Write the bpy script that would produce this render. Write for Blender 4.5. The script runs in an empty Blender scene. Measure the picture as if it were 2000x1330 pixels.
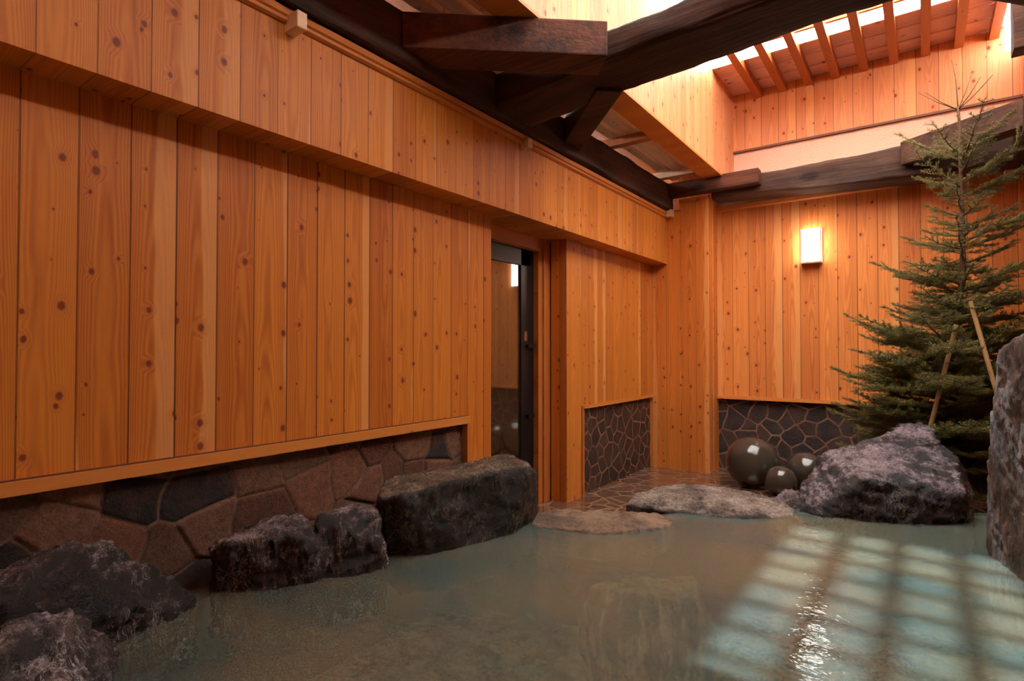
import bpy, bmesh, math, random
import numpy as np
from mathutils import Vector, Matrix, noise

sc = bpy.context.scene
COL = sc.collection
# ------------------------------------------------------------------ camera, sky, sun, exposure
FPX = 1099.0
yaw = math.atan(805 / FPX); pit = math.atan(19 / FPX)
cd = bpy.data.cameras.new('camera'); cam = bpy.data.objects.new('camera', cd); COL.objects.link(cam)
cd.lens = 36 * FPX / 2000; cd.sensor_width = 36; cd.clip_start = .05
Fh = Vector((-math.sin(yaw), math.cos(yaw), 0)); Rt = Vector((math.cos(yaw), math.sin(yaw), 0)); Zu = Vector((0, 0, 1))
Fw = Fh * math.cos(pit) + Zu * math.sin(pit); Up = -Fh * math.sin(pit) + Zu * math.cos(pit)
cam.matrix_world = Matrix(((Rt.x, Up.x, -Fw.x, 0), (Rt.y, Up.y, -Fw.y, 0), (Rt.z, Up.z, -Fw.z, 0), (0, 0, 0, 1)))
sc.camera = cam
w = bpy.data.worlds.new('sky'); sc.world = w; w.use_nodes = True
bg = w.node_tree.nodes['Background']; bg.inputs[0].default_value = (.97, .97, .95, 1); bg.inputs[1].default_value = 16.0
sd = bpy.data.lights.new('sun', 'SUN'); sd.energy = 10; sd.angle = .02; sd.color = (.72, .88, 1)
sun = bpy.data.objects.new('sun', sd); COL.objects.link(sun)
sun.rotation_euler = Vector((.936, -1.85, -3.34)).to_track_quat('-Z', 'Y').to_euler(); sun.location = (-2, 4, 8)
sc.view_settings.view_transform = 'Standard'; sc.view_settings.look = 'None'
sc.view_settings.exposure = 0.27; sc.view_settings.gamma = 1
sc.cycles.use_denoising = True
sc.cycles.max_bounces = 10; sc.cycles.diffuse_bounces = 6; sc.cycles.transparent_max_bounces = 12
sc.cycles.sample_clamp_indirect = 8

# ------------------------------------------------------------------ node helpers
class NT:
    def __init__(s, m): s.t = m.node_tree; s.n = s.t.nodes; s.l = s.t.links
    def put(s, sock, v):
        if hasattr(v, 'links'): s.l.new(v, sock)
        elif v is not None:
            if hasattr(sock.default_value, '__len__') and not hasattr(v, '__len__'): v = (v,) * len(sock.default_value)
            if hasattr(v, '__len__') and len(v) == 3 and len(sock.default_value) == 4: v = (*v, 1)
            sock.default_value = v
    def m(s, op, a, b=None, c=None):
        n = s.n.new('ShaderNodeMath'); n.operation = op
        for i, v in enumerate((a, b, c)):
            if v is not None: s.put(n.inputs[i], v)
        return n.outputs[0]
    def comb(s, x, y, z):
        n = s.n.new('ShaderNodeCombineXYZ')
        for i, v in enumerate((x, y, z)): s.put(n.inputs[i], v)
        return n.outputs[0]
    def pos(s):
        g = s.n.new('ShaderNodeNewGeometry'); p = s.n.new('ShaderNodeSeparateXYZ'); s.l.new(g.outputs['Position'], p.inputs[0])
        return g.outputs['Position'], p.outputs
    def noise(s, vec, scale=1, detail=3, rough=.5, dist=0):
        n = s.n.new('ShaderNodeTexNoise'); s.put(n.inputs['Vector'], vec); n.inputs['Scale'].default_value = scale
        n.inputs['Detail'].default_value = detail; n.inputs['Roughness'].default_value = rough; n.inputs['Distortion'].default_value = dist
        return n.outputs[0]
    def mapr(s, v, a, b, c=0, d=1, smooth=False):
        n = s.n.new('ShaderNodeMapRange'); s.put(n.inputs[0], v)
        if smooth: n.interpolation_type = 'SMOOTHSTEP'
        for i, q in enumerate((a, b, c, d)): s.put(n.inputs[i + 1], q)
        return n.outputs[0]
    def mix(s, f, a, b, mode='MIX'):
        n = s.n.new('ShaderNodeMix'); n.data_type = 'RGBA'; n.blend_type = mode
        s.put(n.inputs[0], f); s.put(n.inputs[6], a); s.put(n.inputs[7], b); return n.outputs[2]
    def vmul(s, v, k):
        n = s.n.new('ShaderNodeVectorMath'); n.operation = 'MULTIPLY'; s.put(n.inputs[0], v); n.inputs[1].default_value = k; return n.outputs[0]
    def bump(s, h, st, dist):
        n = s.n.new('ShaderNodeBump'); s.put(n.inputs['Height'], h); n.inputs['Strength'].default_value = st; n.inputs['Distance'].default_value = dist
        return n.outputs[0]

def newmat(name):
    m = bpy.data.materials.new(name); m.use_nodes = True
    return m, NT(m), m.node_tree.nodes['Principled BSDF']

def wood_mat(name, s_axis='y', width=.148, off=.0, l_axis='zx', light=(.70, .31, .105), dark=(.50, .165, .040), groove=.0022, knots=1.0, rough=.48, sap=.5):
    m, t, bs = newmat(name)
    P, p = t.pos(); x, y, z = p[0], p[1], p[2]
    ax = {'x': x, 'y': y, 'z': z, 'xy': t.m('ADD', x, y), 'zx': t.m('ADD', z, x), 'zy': t.m('ADD', z, y)}
    s = ax[s_axis]; l = ax[l_axis]
    q = t.m('DIVIDE', t.m('SUBTRACT', s, off), width)
    b = t.m('FLOOR', q); tt = t.m('SUBTRACT', t.m('FRACT', q), .5)
    wn = t.n.new('ShaderNodeTexWhiteNoise'); wn.noise_dimensions = '1D'; t.put(wn.inputs['W'], b)
    sp = t.n.new('ShaderNodeSeparateColor'); t.l.new(wn.outputs['Color'], sp.inputs[0])
    r1, r2, r3 = sp.outputs[0], sp.outputs[1], sp.outputs[2]
    gl = t.m('ADD', l, t.m('MULTIPLY', r1, 40))
    dx = t.m('SUBTRACT', t.m('MULTIPLY', tt, width), t.m('MULTIPLY', t.m('SUBTRACT', r2, .5), width * .5))
    # knots
    vk = t.n.new('ShaderNodeTexVoronoi'); vk.voronoi_dimensions = '2D'; vk.inputs['Scale'].default_value = 1
    t.put(vk.inputs['Vector'], t.comb(t.m('DIVIDE', s, .085), t.m('DIVIDE', gl, .115), 0))
    ks = t.n.new('ShaderNodeSeparateColor'); t.l.new(vk.outputs['Color'], ks.inputs[0])
    kr = t.m('MULTIPLY', t.m('POWER', t.mapr(ks.outputs[0], .45, 1, 0, 1), 1.6), .19); kd = vk.outputs['Distance']
    kd = t.m('ADD', kd, t.m('MULTIPLY', t.m('SUBTRACT', t.noise(P, 90, 2), .5), .05))
    kn = t.mapr(kd, kr, t.m('MULTIPLY', kr, .45), 0, 1, True)
    kn = t.m('MULTIPLY', kn, t.mapr(kr, .02, .05))
    halo = t.mapr(kd, t.m('MULTIPLY', kr, 2.6), t.m('MULTIPLY', kr, .8), 0, 1, True)
    # grain rings: U-shaped contours
    lowv = t.comb(t.m('MULTIPLY', s, 5), t.m('MULTIPLY', gl, 1.1), b)
    low = t.noise(lowv, 1, 2)
    qf = t.m('ADD', t.m('MULTIPLY', t.m('MULTIPLY', dx, dx), 16), t.m('MULTIPLY', t.m('MULTIPLY', gl, .05), t.m('SUBTRACT', r3, .2)))
    qf = t.m('ADD', qf, t.m('MULTIPLY', low, .10)); qf = t.m('ADD', qf, t.m('MULTIPLY', halo, .02))
    ring = t.m('MULTIPLY_ADD', t.m('SINE', t.m('MULTIPLY', qf, 420)), .5, .5)
    fine = t.noise(t.comb(t.m('MULTIPLY', s, 260), t.m('MULTIPLY', gl, 6), b), 1, 3, .6)
    streak = t.noise(t.comb(t.m('MULTIPLY', s, 30), t.m('MULTIPLY', gl, .5), b), 1, 3, .55)
    fac = t.m('ADD', t.m('MULTIPLY', ring, .28), t.m('MULTIPLY', fine, .34)); fac = t.m('ADD', fac, t.m('MULTIPLY', streak, .62))
    fac = t.m('ADD', fac, t.m('MULTIPLY', t.m('SUBTRACT', r2, .5), .42)); fac = t.mapr(fac, .36, .92)
    c = t.mix(fac, light, dark)
    # pale sapwood streaks on some boards
    side = t.m('SUBTRACT', t.m('MULTIPLY', t.m('GREATER_THAN', r1, .5), 2), 1)
    edge = t.m('SUBTRACT', 1.0, t.m('MULTIPLY', t.m('MAXIMUM', t.m('SUBTRACT', r3, .45), 0), 1.1))
    sapm = t.mapr(t.m('ADD', t.m('MULTIPLY', tt, side), t.m('MULTIPLY', low, .75)), edge, t.m('ADD', edge, .05))
    c = t.mix(t.m('MULTIPLY', sapm, sap), c, (.80, .38, .13))
    blotch = t.mapr(t.noise(t.comb(t.m('MULTIPLY', s, 14), t.m('MULTIPLY', gl, 5), 3), 1, 2), .62, .8)
    c = t.mix(t.m('MULTIPLY', blotch, .35), c, (.50, .13, .035))
    c = t.mix(t.m('MULTIPLY', halo, .35 * knots), c, (.50, .13, .03))
    c = t.mix(t.m('MULTIPLY', kn, .9 * knots), c, (.17, .026, .010))
    ed = t.m('SUBTRACT', .5, t.m('ABSOLUTE', tt))
    gv = t.mapr(ed, groove / width * .5, groove / width, 0, 1)
    gdark = t.m('MULTIPLY', t.m('SUBTRACT', 1, gv), t.mapr(r1, 0, 1, .45, 1))
    c = t.mix(gdark, c, (.09, .025, .01))
    t.l.new(c, bs.inputs['Base Color']); bs.inputs['Roughness'].default_value = rough
    bs.inputs['Specular IOR Level'].default_value = .3
    h = t.m('ADD', gv, t.m('MULTIPLY', fac, -.06))
    t.l.new(t.bump(h, .5, .004), bs.inputs['Normal'])
    return m

def beam_mat(name, axis, col=(.018, .008, .005), hi=(.085, .030, .015), rough=.72, det=1.0):
    m, t, bs = newmat(name)
    P, p = t.pos(); k = [38, 38, 38]; k[axis] = 2.2
    a = t.noise(t.vmul(P, k), 1, 4, .6); k2 = [5, 5, 5]; k2[axis] = 1.2
    b = t.noise(t.vmul(P, k2), 1, 3)
    f = t.mapr(t.m('ADD', t.m('MULTIPLY', a, .5), t.m('MULTIPLY', b, .8)), .48, .88)
    c = t.mix(f, col, hi)
    v = t.n.new('ShaderNodeTexVoronoi'); t.put(v.inputs['Vector'], t.vmul(P, [q * .35 for q in ([9 if i != axis else 5 for i in range(3)])])); v.inputs['Scale'].default_value = 1
    kn = t.mapr(v.outputs['Distance'], .16, .08)
    c = t.mix(t.m('MULTIPLY', kn, .85), c, (.012, .006, .004))
    t.l.new(c, bs.inputs['Base Color']); bs.inputs['Roughness'].default_value = rough
    bs.inputs['Specular IOR Level'].default_value = .25
    t.l.new(t.bump(t.m('ADD', a, t.m('MULTIPLY', t.noise(P, 22, 3), .5)), .5 * det, .009), bs.inputs['Normal'])
    return m

def plain(name, col, rough=.5, metal=0, emit=None, bumpk=None, spec=.5):
    m, t, bs = newmat(name)
    P, p = t.pos()
    n = t.noise(P, bumpk or 30, 3)
    c = t.mix(t.mapr(n, .3, .7, 0, .5), col, tuple(q * .8 for q in col))
    t.l.new(c, bs.inputs['Base Color']); bs.inputs['Roughness'].default_value = rough; bs.inputs['Metallic'].default_value = metal
    bs.inputs['Specular IOR Level'].default_value = spec
    if emit: bs.inputs['Emission Color'].default_value = (*emit[:3], 1); bs.inputs['Emission Strength'].default_value = emit[3]
    if bumpk: t.l.new(t.bump(n, .4, .01), bs.inputs['Normal'])
    return m

M = {}
M['left'] = wood_mat('left_wall_boards', 'y', .148, .484, 'zx', light=(.66, .220, .026), dark=(.40, .095, .011), groove=.0036)
M['bulk'] = wood_mat('bulkhead_boards', 'y', .149, .481, 'zx', light=(.67, .235, .032), dark=(.43, .115, .014), groove=.0024, sap=.35)
M['alcove'] = wood_mat('alcove_boards', 'y', .148, 3.768, 'zx', light=(.64, .215, .030), dark=(.43, .12, .020), groove=.0012, knots=.8)
M['pil'] = wood_mat('pilaster_boards', 'xy', .145, 3.332, 'z', light=(.71, .225, .036), dark=(.45, .115, .020), groove=.002)
M['back'] = wood_mat('back_wall_boards', 'x', .148, -1.494, 'zy', light=(.79, .275, .065), dark=(.50, .135, .030), groove=.003)
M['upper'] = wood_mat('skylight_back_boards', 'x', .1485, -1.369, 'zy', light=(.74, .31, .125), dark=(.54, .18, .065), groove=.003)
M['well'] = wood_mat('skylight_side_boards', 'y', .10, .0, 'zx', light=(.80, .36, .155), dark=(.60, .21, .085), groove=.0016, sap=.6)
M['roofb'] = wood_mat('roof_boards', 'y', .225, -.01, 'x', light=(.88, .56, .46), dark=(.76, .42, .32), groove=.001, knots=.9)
M['trimY'] = wood_mat('trim_wood_along_wall', 'z', 1.0, -.6, 'y', light=(.64, .235, .045), dark=(.50, .15, .03), groove=.0001, knots=.5, sap=.2)
M['trimX'] = wood_mat('trim_wood_across', 'z', 1.0, -.6, 'x', light=(.68, .25, .055), dark=(.50, .15, .038), groove=.0001, knots=.5, sap=.2)
M['trimZ'] = wood_mat('trim_wood_upright', 'y', 1.0, -.6, 'z', light=(.58, .21, .04), dark=(.42, .12, .025), groove=.0001, knots=.5, sap=.2)
M['lath'] = wood_mat('pale_batten_wood', 'x', .5, -.2, 'y', light=(.85, .62, .42), dark=(.70, .44, .26), groove=.0001, knots=.6, sap=.4)
M['rafter'] = wood_mat('rafter_wood', 'x', 1.0, -.3, 'y', light=(.50, .15, .035), dark=(.36, .085, .018), groove=.0001, knots=.7, sap=.0)
M['beamY'] = beam_mat('dark_beam_lengthwise', 1); M['beamX'] = beam_mat('dark_beam_crosswise', 0)
M['beamE'] = beam_mat('dark_beam_worn', 0, (.035, .017, .012), (.13, .065, .042))
M['braceW'] = beam_mat('dark_brace', 0, (.020, .008, .005), (.16, .045, .018), .65)
M['plaster'] = plain('pale_plaster', (.80, .50, .36), .85, bumpk=60)
M['brown'] = plain('brown_moulding', (.16, .05, .02), .5)
M['black'] = plain('black_metal', (.008, .008, .009), .35)
M['mortar'] = plain('mortar', (.15, .085, .055), .7, bumpk=40)
M['paper'] = plain('lit_paper', (.9, .9, .88), .6, emit=(1, .92, .80, 13))
M['steel'] = plain('brushed_latch', (.5, .45, .38), .3, 1)
M['lampwood'] = plain('pale_lamp_wood', (.80, .55, .32), .5)

# stone masonry (per-stone colour and joint distance stored on the mesh)
def masonry_mat(name, mortar, rough=.8):
    m, t, bs = newmat(name)
    P, p = t.pos()
    a = t.n.new('ShaderNodeAttribute'); a.attribute_name = 'stone'; e = t.n.new('ShaderNodeAttribute'); e.attribute_name = 'joint'
    n = t.noise(P, 45, 5, .65); n2 = t.noise(P, 9, 3)
    n3 = t.noise(P, 120, 4, .75)
    c = t.mix(t.mapr(t.m('ADD', t.m('MULTIPLY', n, .6), t.m('MULTIPLY', n3, .4)), .38, .62), a.outputs['Color'], t.mix(1.0, a.outputs['Color'], (.42, .38, .36), 'MULTIPLY'))
    c = t.mix(t.mapr(n2, .45, .8, 0, .45), c, (.15, .06, .035))
    jd = t.m('ADD', e.outputs['Fac'], t.m('MULTIPLY', t.m('SUBTRACT', n, .5), .004))
    c = t.mix(t.mapr(jd, .004, .0095), t.mix(t.mapr(n2, .35, .65), mortar, tuple(q * .5 for q in mortar)), c)
    t.l.new(c, bs.inputs['Base Color']); bs.inputs['Roughness'].default_value = rough
    t.l.new(t.bump(t.m('ADD', n, n3), .8, .010), bs.inputs['Normal'])
    return m
M['masonL'] = masonry_mat('brown_stone_masonry', (.20, .105, .06)); M['masonD'] = masonry_mat('dark_stone_masonry', (.33, .155, .08), .5)

# wet crazy-paved floor
def floor_mat():
    m, t, bs = newmat('wet_flagstones')
    P, p = t.pos()
    v = t.n.new('ShaderNodeTexVoronoi'); v.feature = 'DISTANCE_TO_EDGE'; v.inputs['Scale'].default_value = 5.5; t.put(v.inputs['Vector'], P)
    v2 = t.n.new('ShaderNodeTexVoronoi'); v2.inputs['Scale'].default_value = 5.5; t.put(v2.inputs['Vector'], P)
    n = t.noise(P, 30, 4)
    sc_ = t.n.new('ShaderNodeSeparateColor'); t.l.new(v2.outputs['Color'], sc_.inputs[0])
    c = t.mix(sc_.outputs[0], (.10, .05, .03), (.20, .10, .06)); c = t.mix(t.mapr(n, .3, .7, 0, .6), c, (.07, .04, .03))
    c = t.mix(t.mapr(v.outputs['Distance'], .04, .07), (.26, .15, .09), c)
    t.l.new(c, bs.inputs['Base Color']); bs.inputs['Roughness'].default_value = .14; bs.inputs['Specular IOR Level'].default_value = .8
    t.l.new(t.bump(t.m('ADD', t.mapr(v.outputs['Distance'], 0, .06), t.m('MULTIPLY', n, .5)), .25, .01), bs.inputs['Normal'])
    return m
M['floor'] = floor_mat()

def rock_mat(name, dark, top, vein=(.55, .48, .42), veins=.5, stretch=(18, 18, 3.5), rough=.24, moss=0, sheenk=1.0):
    m, t, bs = newmat(name)
    P, p = t.pos()
    a = t.noise(t.vmul(P, stretch), 1, 7, .75); b = t.noise(P, 6, 6, .65); f = t.noise(P, 60, 4, .85)
    c = t.mix(t.mapr(t.m('ADD', t.m('MULTIPLY', a, .7), t.m('MULTIPLY', b, .3)), .47, .62), dark, tuple(q * k for q, k in zip(dark, (4.2, 3.6, 3.2))))
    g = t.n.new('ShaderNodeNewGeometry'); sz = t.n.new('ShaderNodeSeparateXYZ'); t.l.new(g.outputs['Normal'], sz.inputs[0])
    up = t.m('MULTIPLY', t.mapr(sz.outputs[2], .45, .85), sheenk)
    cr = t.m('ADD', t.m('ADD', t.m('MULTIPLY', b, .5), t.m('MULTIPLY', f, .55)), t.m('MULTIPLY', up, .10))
    c = t.mix(t.m('MULTIPLY', t.mapr(cr, .55, .66), t.mapr(up, 0, 1, .12, .85)), c, top)  # pale crust, stronger on up-facing faces: skylight sheen put into the colour
    c = t.mix(t.m('MULTIPLY', t.mapr(t.m('ADD', cr, t.m('MULTIPLY', a, .25)), .78, .86), .75 * veins), c, vein)
    rid = t.m('ABSOLUTE', t.m('SUBTRACT', t.noise(t.vmul(P, (1, 1, .45)), 11, 6, .8, .8), .5))
    c = t.mix(t.m('MULTIPLY', t.m('MULTIPLY', t.mapr(rid, .016, .002), t.mapr(b, .46, .58)), veins), c, vein)
    if moss: c = t.mix(t.m('MULTIPLY', t.mapr(t.noise(P, 3, 2), .5, .65), moss), c, (.10, .07, .02))
    t.l.new(c, bs.inputs['Base Color']); bs.inputs['Roughness'].default_value = rough; bs.inputs['Specular IOR Level'].default_value = .65
    t.l.new(t.bump(t.m('ADD', a, t.m('MULTIPLY', f, .8)), .9, .016), bs.inputs['Normal'])
    return m
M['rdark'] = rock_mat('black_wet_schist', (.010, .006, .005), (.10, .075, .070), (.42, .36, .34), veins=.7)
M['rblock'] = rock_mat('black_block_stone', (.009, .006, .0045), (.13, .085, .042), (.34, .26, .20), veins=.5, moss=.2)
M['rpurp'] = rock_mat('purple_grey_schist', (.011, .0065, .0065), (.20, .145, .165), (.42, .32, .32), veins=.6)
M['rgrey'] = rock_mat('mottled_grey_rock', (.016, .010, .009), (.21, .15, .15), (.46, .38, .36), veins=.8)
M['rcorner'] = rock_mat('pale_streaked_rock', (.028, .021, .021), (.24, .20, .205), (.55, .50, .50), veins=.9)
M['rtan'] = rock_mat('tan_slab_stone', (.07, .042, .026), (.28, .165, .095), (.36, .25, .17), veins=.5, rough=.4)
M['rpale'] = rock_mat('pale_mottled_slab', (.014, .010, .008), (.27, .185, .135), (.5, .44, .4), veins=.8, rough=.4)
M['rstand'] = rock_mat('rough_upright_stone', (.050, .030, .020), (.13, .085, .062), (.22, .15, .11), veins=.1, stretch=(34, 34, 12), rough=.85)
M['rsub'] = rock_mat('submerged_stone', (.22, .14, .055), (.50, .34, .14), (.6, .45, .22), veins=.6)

def water_mat():
    m, t, bs = newmat('milky_spring_water'); t.n.remove(bs)
    out = t.n['Material Output']; P, p = t.pos()
    big = t.noise(t.vmul(P, (1.3, 1.9, 1)), 1, 4, .6, .6); rip = t.noise(t.vmul(P, (9, 16, 1)), 1, 3, .55, .6); fin = t.noise(t.vmul(P, (30, 45, 1)), 1, 2)
    nrm = t.bump(t.m('ADD', rip, t.m('MULTIPLY', fin, .25)), .30, .012)
    d = t.n.new('ShaderNodeBsdfDiffuse'); t.put(d.inputs[0], t.mix(t.mapr(big, .42, .58), (.175, .168, .115), (.108, .145, .128)))
    tr = t.n.new('ShaderNodeBsdfTransparent'); tr.inputs[0].default_value = (.72, .76, .58, 1)
    lw = t.n.new('ShaderNodeFresnel'); lw.inputs['IOR'].default_value = 1.33; t.l.new(nrm, lw.inputs['Normal'])
    gl = t.n.new('ShaderNodeBsdfGlossy'); gl.inputs['Roughness'].default_value = .05; t.l.new(nrm, gl.inputs['Normal'])
    mx = t.n.new('ShaderNodeMixShader'); t.put(mx.inputs[0], t.mapr(big, .3, .7, .66, .52)); t.l.new(tr.outputs[0], mx.inputs[1]); t.l.new(d.outputs[0], mx.inputs[2])
    m2 = t.n.new('ShaderNodeMixShader'); t.l.new(lw.outputs[0], m2.inputs[0]); t.l.new(mx.outputs[0], m2.inputs[1]); t.l.new(gl.outputs[0], m2.inputs[2])
    t.l.new(m2.outputs[0], out.inputs[0]); return m
M['water'] = water_mat()

def glass_mat(name, tint, refl, rough=.0, body=None, bodyk=0):
    m, t, bs = newmat(name); t.n.remove(bs); out = t.n['Material Output']
    tr = t.n.new('ShaderNodeBsdfTransparent'); tr.inputs[0].default_value = (*tint, 1)
    gl = t.n.new('ShaderNodeBsdfGlossy'); gl.inputs['Roughness'].default_value = rough
    base = tr.outputs[0]
    if body:
        d = t.n.new('ShaderNodeBsdfDiffuse'); d.inputs[0].default_value = (*body, 1)
        mm = t.n.new('ShaderNodeMixShader'); mm.inputs[0].default_value = bodyk; t.l.new(base, mm.inputs[1]); t.l.new(d.outputs[0], mm.inputs[2]); base = mm.outputs[0]
    mx = t.n.new('ShaderNodeMixShader'); mx.inputs[0].default_value = refl
    t.l.new(base, mx.inputs[1]); t.l.new(gl.outputs[0], mx.inputs[2]); t.l.new(mx.outputs[0], out.inputs[0]); return m
M['skyglass'] = glass_mat('skylight_glass', (.97, .97, .95), .04)
M['doorglass'] = glass_mat('door_glass', (.35, .30, .26), .26, .03, (.16, .08, .04), .35)

# ------------------------------------------------------------------ mesh helpers
def tag(o, label=None, cat=None, group=None, kind=None):
    if label: o['label'] = label
    if cat: o['category'] = cat
    if group: o['group'] = group
    if kind: o['kind'] = kind
    return o
def link_bm(name, bm, mat, parent=None, smooth=False, loc=None):
    me = bpy.data.meshes.new(name); bmesh.ops.recalc_face_normals(bm, faces=bm.faces[:]); bm.to_mesh(me); bm.free()
    return link_me(name, me, mat, parent, smooth, loc)
def link_me(name, me, mat, parent=None, smooth=False, loc=None):
    me.materials.append(mat)
    if smooth:
        for f in me.polygons: f.use_smooth = True
    o = bpy.data.objects.new(name, me); COL.objects.link(o)
    if parent:
        o.parent = parent; parent_off = Vector(parent.location)
        me.transform(Matrix.Translation(-parent_off))
    elif loc is not None:
        me.transform(Matrix.Translation(-Vector(loc))); o.location = loc
    return o
def empty(name, loc, label, cat, group=None):
    o = bpy.data.objects.new(name, None); COL.objects.link(o); o.location = loc; o.empty_display_size = .1
    return tag(o, label, cat, group)
def bxm(bm, x0, x1, y0, y1, z0, z1):
    vs = [bm.verts.new((x, y, z)) for x in (x0, x1) for y in (y0, y1) for z in (z0, z1)]
    for f in ((0, 1, 3, 2), (4, 6, 7, 5), (0, 4, 5, 1), (2, 3, 7, 6), (0, 2, 6, 4), (1, 5, 7, 3)): bm.faces.new([vs[i] for i in f])
def box(name, x0, x1, y0, y1, z0, z1, mat, parent=None, bev=0, own=False):
    bm = bmesh.new(); bxm(bm, x0, x1, y0, y1, z0, z1)
    if bev: bmesh.ops.bevel(bm, geom=bm.edges[:], offset=bev, segments=2, affect='EDGES', profile=.7)
    return link_bm(name, bm, mat, parent, loc=((x0 + x1) / 2, (y0 + y1) / 2, z0) if own else None)
def boxes(name, L, mat, parent=None):
    bm = bmesh.new()
    for b in L: bxm(bm, *b)
    return link_bm(name, bm, mat, parent)
def prism(name, poly, z0, z1, mat, parent=None, bev=0, own=False):
    bm = bmesh.new(); lo = [bm.verts.new((x, y, z0)) for x, y in poly]; hi = [bm.verts.new((x, y, z1)) for x, y in poly]
    n = len(poly); bm.faces.new(lo[::-1]); bm.faces.new(hi)
    for i in range(n): bm.faces.new((lo[i], lo[(i + 1) % n], hi[(i + 1) % n], hi[i]))
    if bev: bmesh.ops.bevel(bm, geom=bm.edges[:], offset=bev, segments=2, affect='EDGES', profile=.7)
    c = (sum(p[0] for p in poly) / n, sum(p[1] for p in poly) / n, z0) if own else None
    return link_bm(name, bm, mat, parent, loc=c)
def struct(o): o['kind'] = 'structure'; return o
def S(name, *a, **k): return struct(box(name, *a, **k))

# ------------------------------------------------------------------ the setting
FZ = -1.16; WZ = -.88
S('wall_left', -2.32, -2.2, -1.6, 2.78, -.39, .85, M['left'])
S('wall_left', -2.32, -2.2, 2.56, 2.78, FZ, -.39, M['left'])
S('wall_left', -2.32, -2.2, 3.712, 5.385, -.44, .85, M['alcove'])
S('wall_left', -2.32, -2.2, 3.712, 3.95, FZ, -.44, M['alcove'])
S('wall_left', -2.6, -2.04, -1.6, 5.385, .85, 1.30, M['bulk'])
S('wall_left', -2.34, -2.202, 3.708, 3.714, FZ, .85, M['pil'])
S('wall_left', -2.6, -2.42, -1.6, 2.6, -1.7, .85, M['mortar'])
S('wall_left', -2.6, -2.42, 3.72, 5.7, -1.7, .85, M['mortar'])
# pilaster and back wall
struct(boxes('wall_back', [(-2.34, -1.91, 5.385, 5.8, FZ, 1.36), (-1.91, -1.64, 5.378, 5.8, FZ, 1.44)], M['pil']))
S('wall_back', -1.64, 2.0, 5.66, 5.8, -.44, 1.36, M['back'])
S('wall_back', -1.64, 2.0, 5.665, 5.8, 1.36, 1.906, M['plaster'])
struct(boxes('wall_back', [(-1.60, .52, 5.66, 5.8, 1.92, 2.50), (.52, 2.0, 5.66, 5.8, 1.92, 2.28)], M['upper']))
S('wall_back', -1.64, 2.0, 5.70, 5.8, -1.7, -.44, M['mortar'])
S('trim_1', -1.60, 2.0, 5.64, 5.7, 1.904, 1.922, M['brown'])
# skylight well sides
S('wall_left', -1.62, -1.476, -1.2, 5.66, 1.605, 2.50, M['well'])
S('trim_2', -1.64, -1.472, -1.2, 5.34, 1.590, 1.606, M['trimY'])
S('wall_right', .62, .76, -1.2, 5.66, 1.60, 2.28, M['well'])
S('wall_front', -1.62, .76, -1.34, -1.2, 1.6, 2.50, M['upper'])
S('wall_right', 1.9, 2.02, -1.7, 5.7, -1.7, 1.9, M['left'])
S('wall_front', -2.6, 2.02, -1.75, -1.6, -1.7, 1.9, M['back'])
S('wall_left', -2.72, -2.6, -1.7, 5.8, -1.7, 1.80, M['left'])
S('wall_back', -2.6, -1.60, 5.66, 5.8, 1.44, 1.9, M['back'])
S('wall_back', -2.6, -1.64, 5.80, 5.86, -1.7, 1.5, M['back'])
# ceilings beside the well, added roof boards above its near end
S('ceiling', -2.6, -1.62, -1.6, 5.8, 1.86, 1.90, M['lath'])
S('ceiling', .76, 2.02, -1.6, 5.8, 1.86, 1.90, M['lath'])
S('ceiling', -1.62, .76, -1.7, -1.34, 1.86, 1.90, M['lath'])
S('ceiling', -1.62, .76, -1.3, 1.76, 2.465, 2.55, M['roofb'])  # unseen roof added over the near skylight to darken the front of the room
# crown mouldings
def moulding(name, poly, L, mat):      # profile extruded along an axis: poly list of (a,z), L=(axis, from, to)
    bm = bmesh.new(); rows = []
    for v in (L[1], L[2]):
        rows.append([bm.verts.new((a, v, z) if L[0] == 'y' else (v, a, z)) for a, z in poly])
    n = len(poly)
    for i in range(n): bm.faces.new((rows[0][i], rows[0][(i + 1) % n], rows[1][(i + 1) % n], rows[1][i]))
    bm.faces.new(rows[0]); bm.faces.new(rows[1][::-1]); return struct(link_bm(name, bm, mat))
moulding('trim_3', [(-2.2, 1.298), (-2.032, 1.298), (-2.020, 1.305), (-2.020, 1.318), (-2.034, 1.322), (-2.020, 1.330), (-2.012, 1.352), (-2.03, 1.362), (-2.2, 1.362)], ('y', -1.6, 5.385), M['trimY'])
moulding('trim_4', [(5.70, 1.36), (5.648, 1.36), (5.64, 1.37), (5.632, 1.402), (5.70, 1.41)], ('x', -1.64, 2.0), M['trimX'])
moulding('trim_5', [(5.42, 1.438), (5.37, 1.438), (5.36, 1.468), (5.42, 1.472)], ('x', -1.915, -1.63), M['trimX'])
S('trim_6', -2.26, -2.186, -1.6, 2.565, -.435, -.392, M['trimY'], bev=.002)
S('gap_shadow_strip', -2.21, -2.1975, -1.6, 2.562, -.3925, -.386, M['brown'])  # dark strip stands in for the shadow line of a gap above the trim
S('trim_7', -2.26, -2.19, 2.543, 2.562, FZ, -.435, M['trimZ'])
S('trim_8', -2.26, -2.188, 3.95, 5.385, -.468, -.441, M['trimY'])
S('trim_9', -2.26, -2.188, 3.935, 3.965, FZ, -.441, M['trimZ'])
S('trim_10', -1.64, 2.0, 5.635, 5.72, -.472, -.442, M['trimX'], bev=.002)
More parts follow.
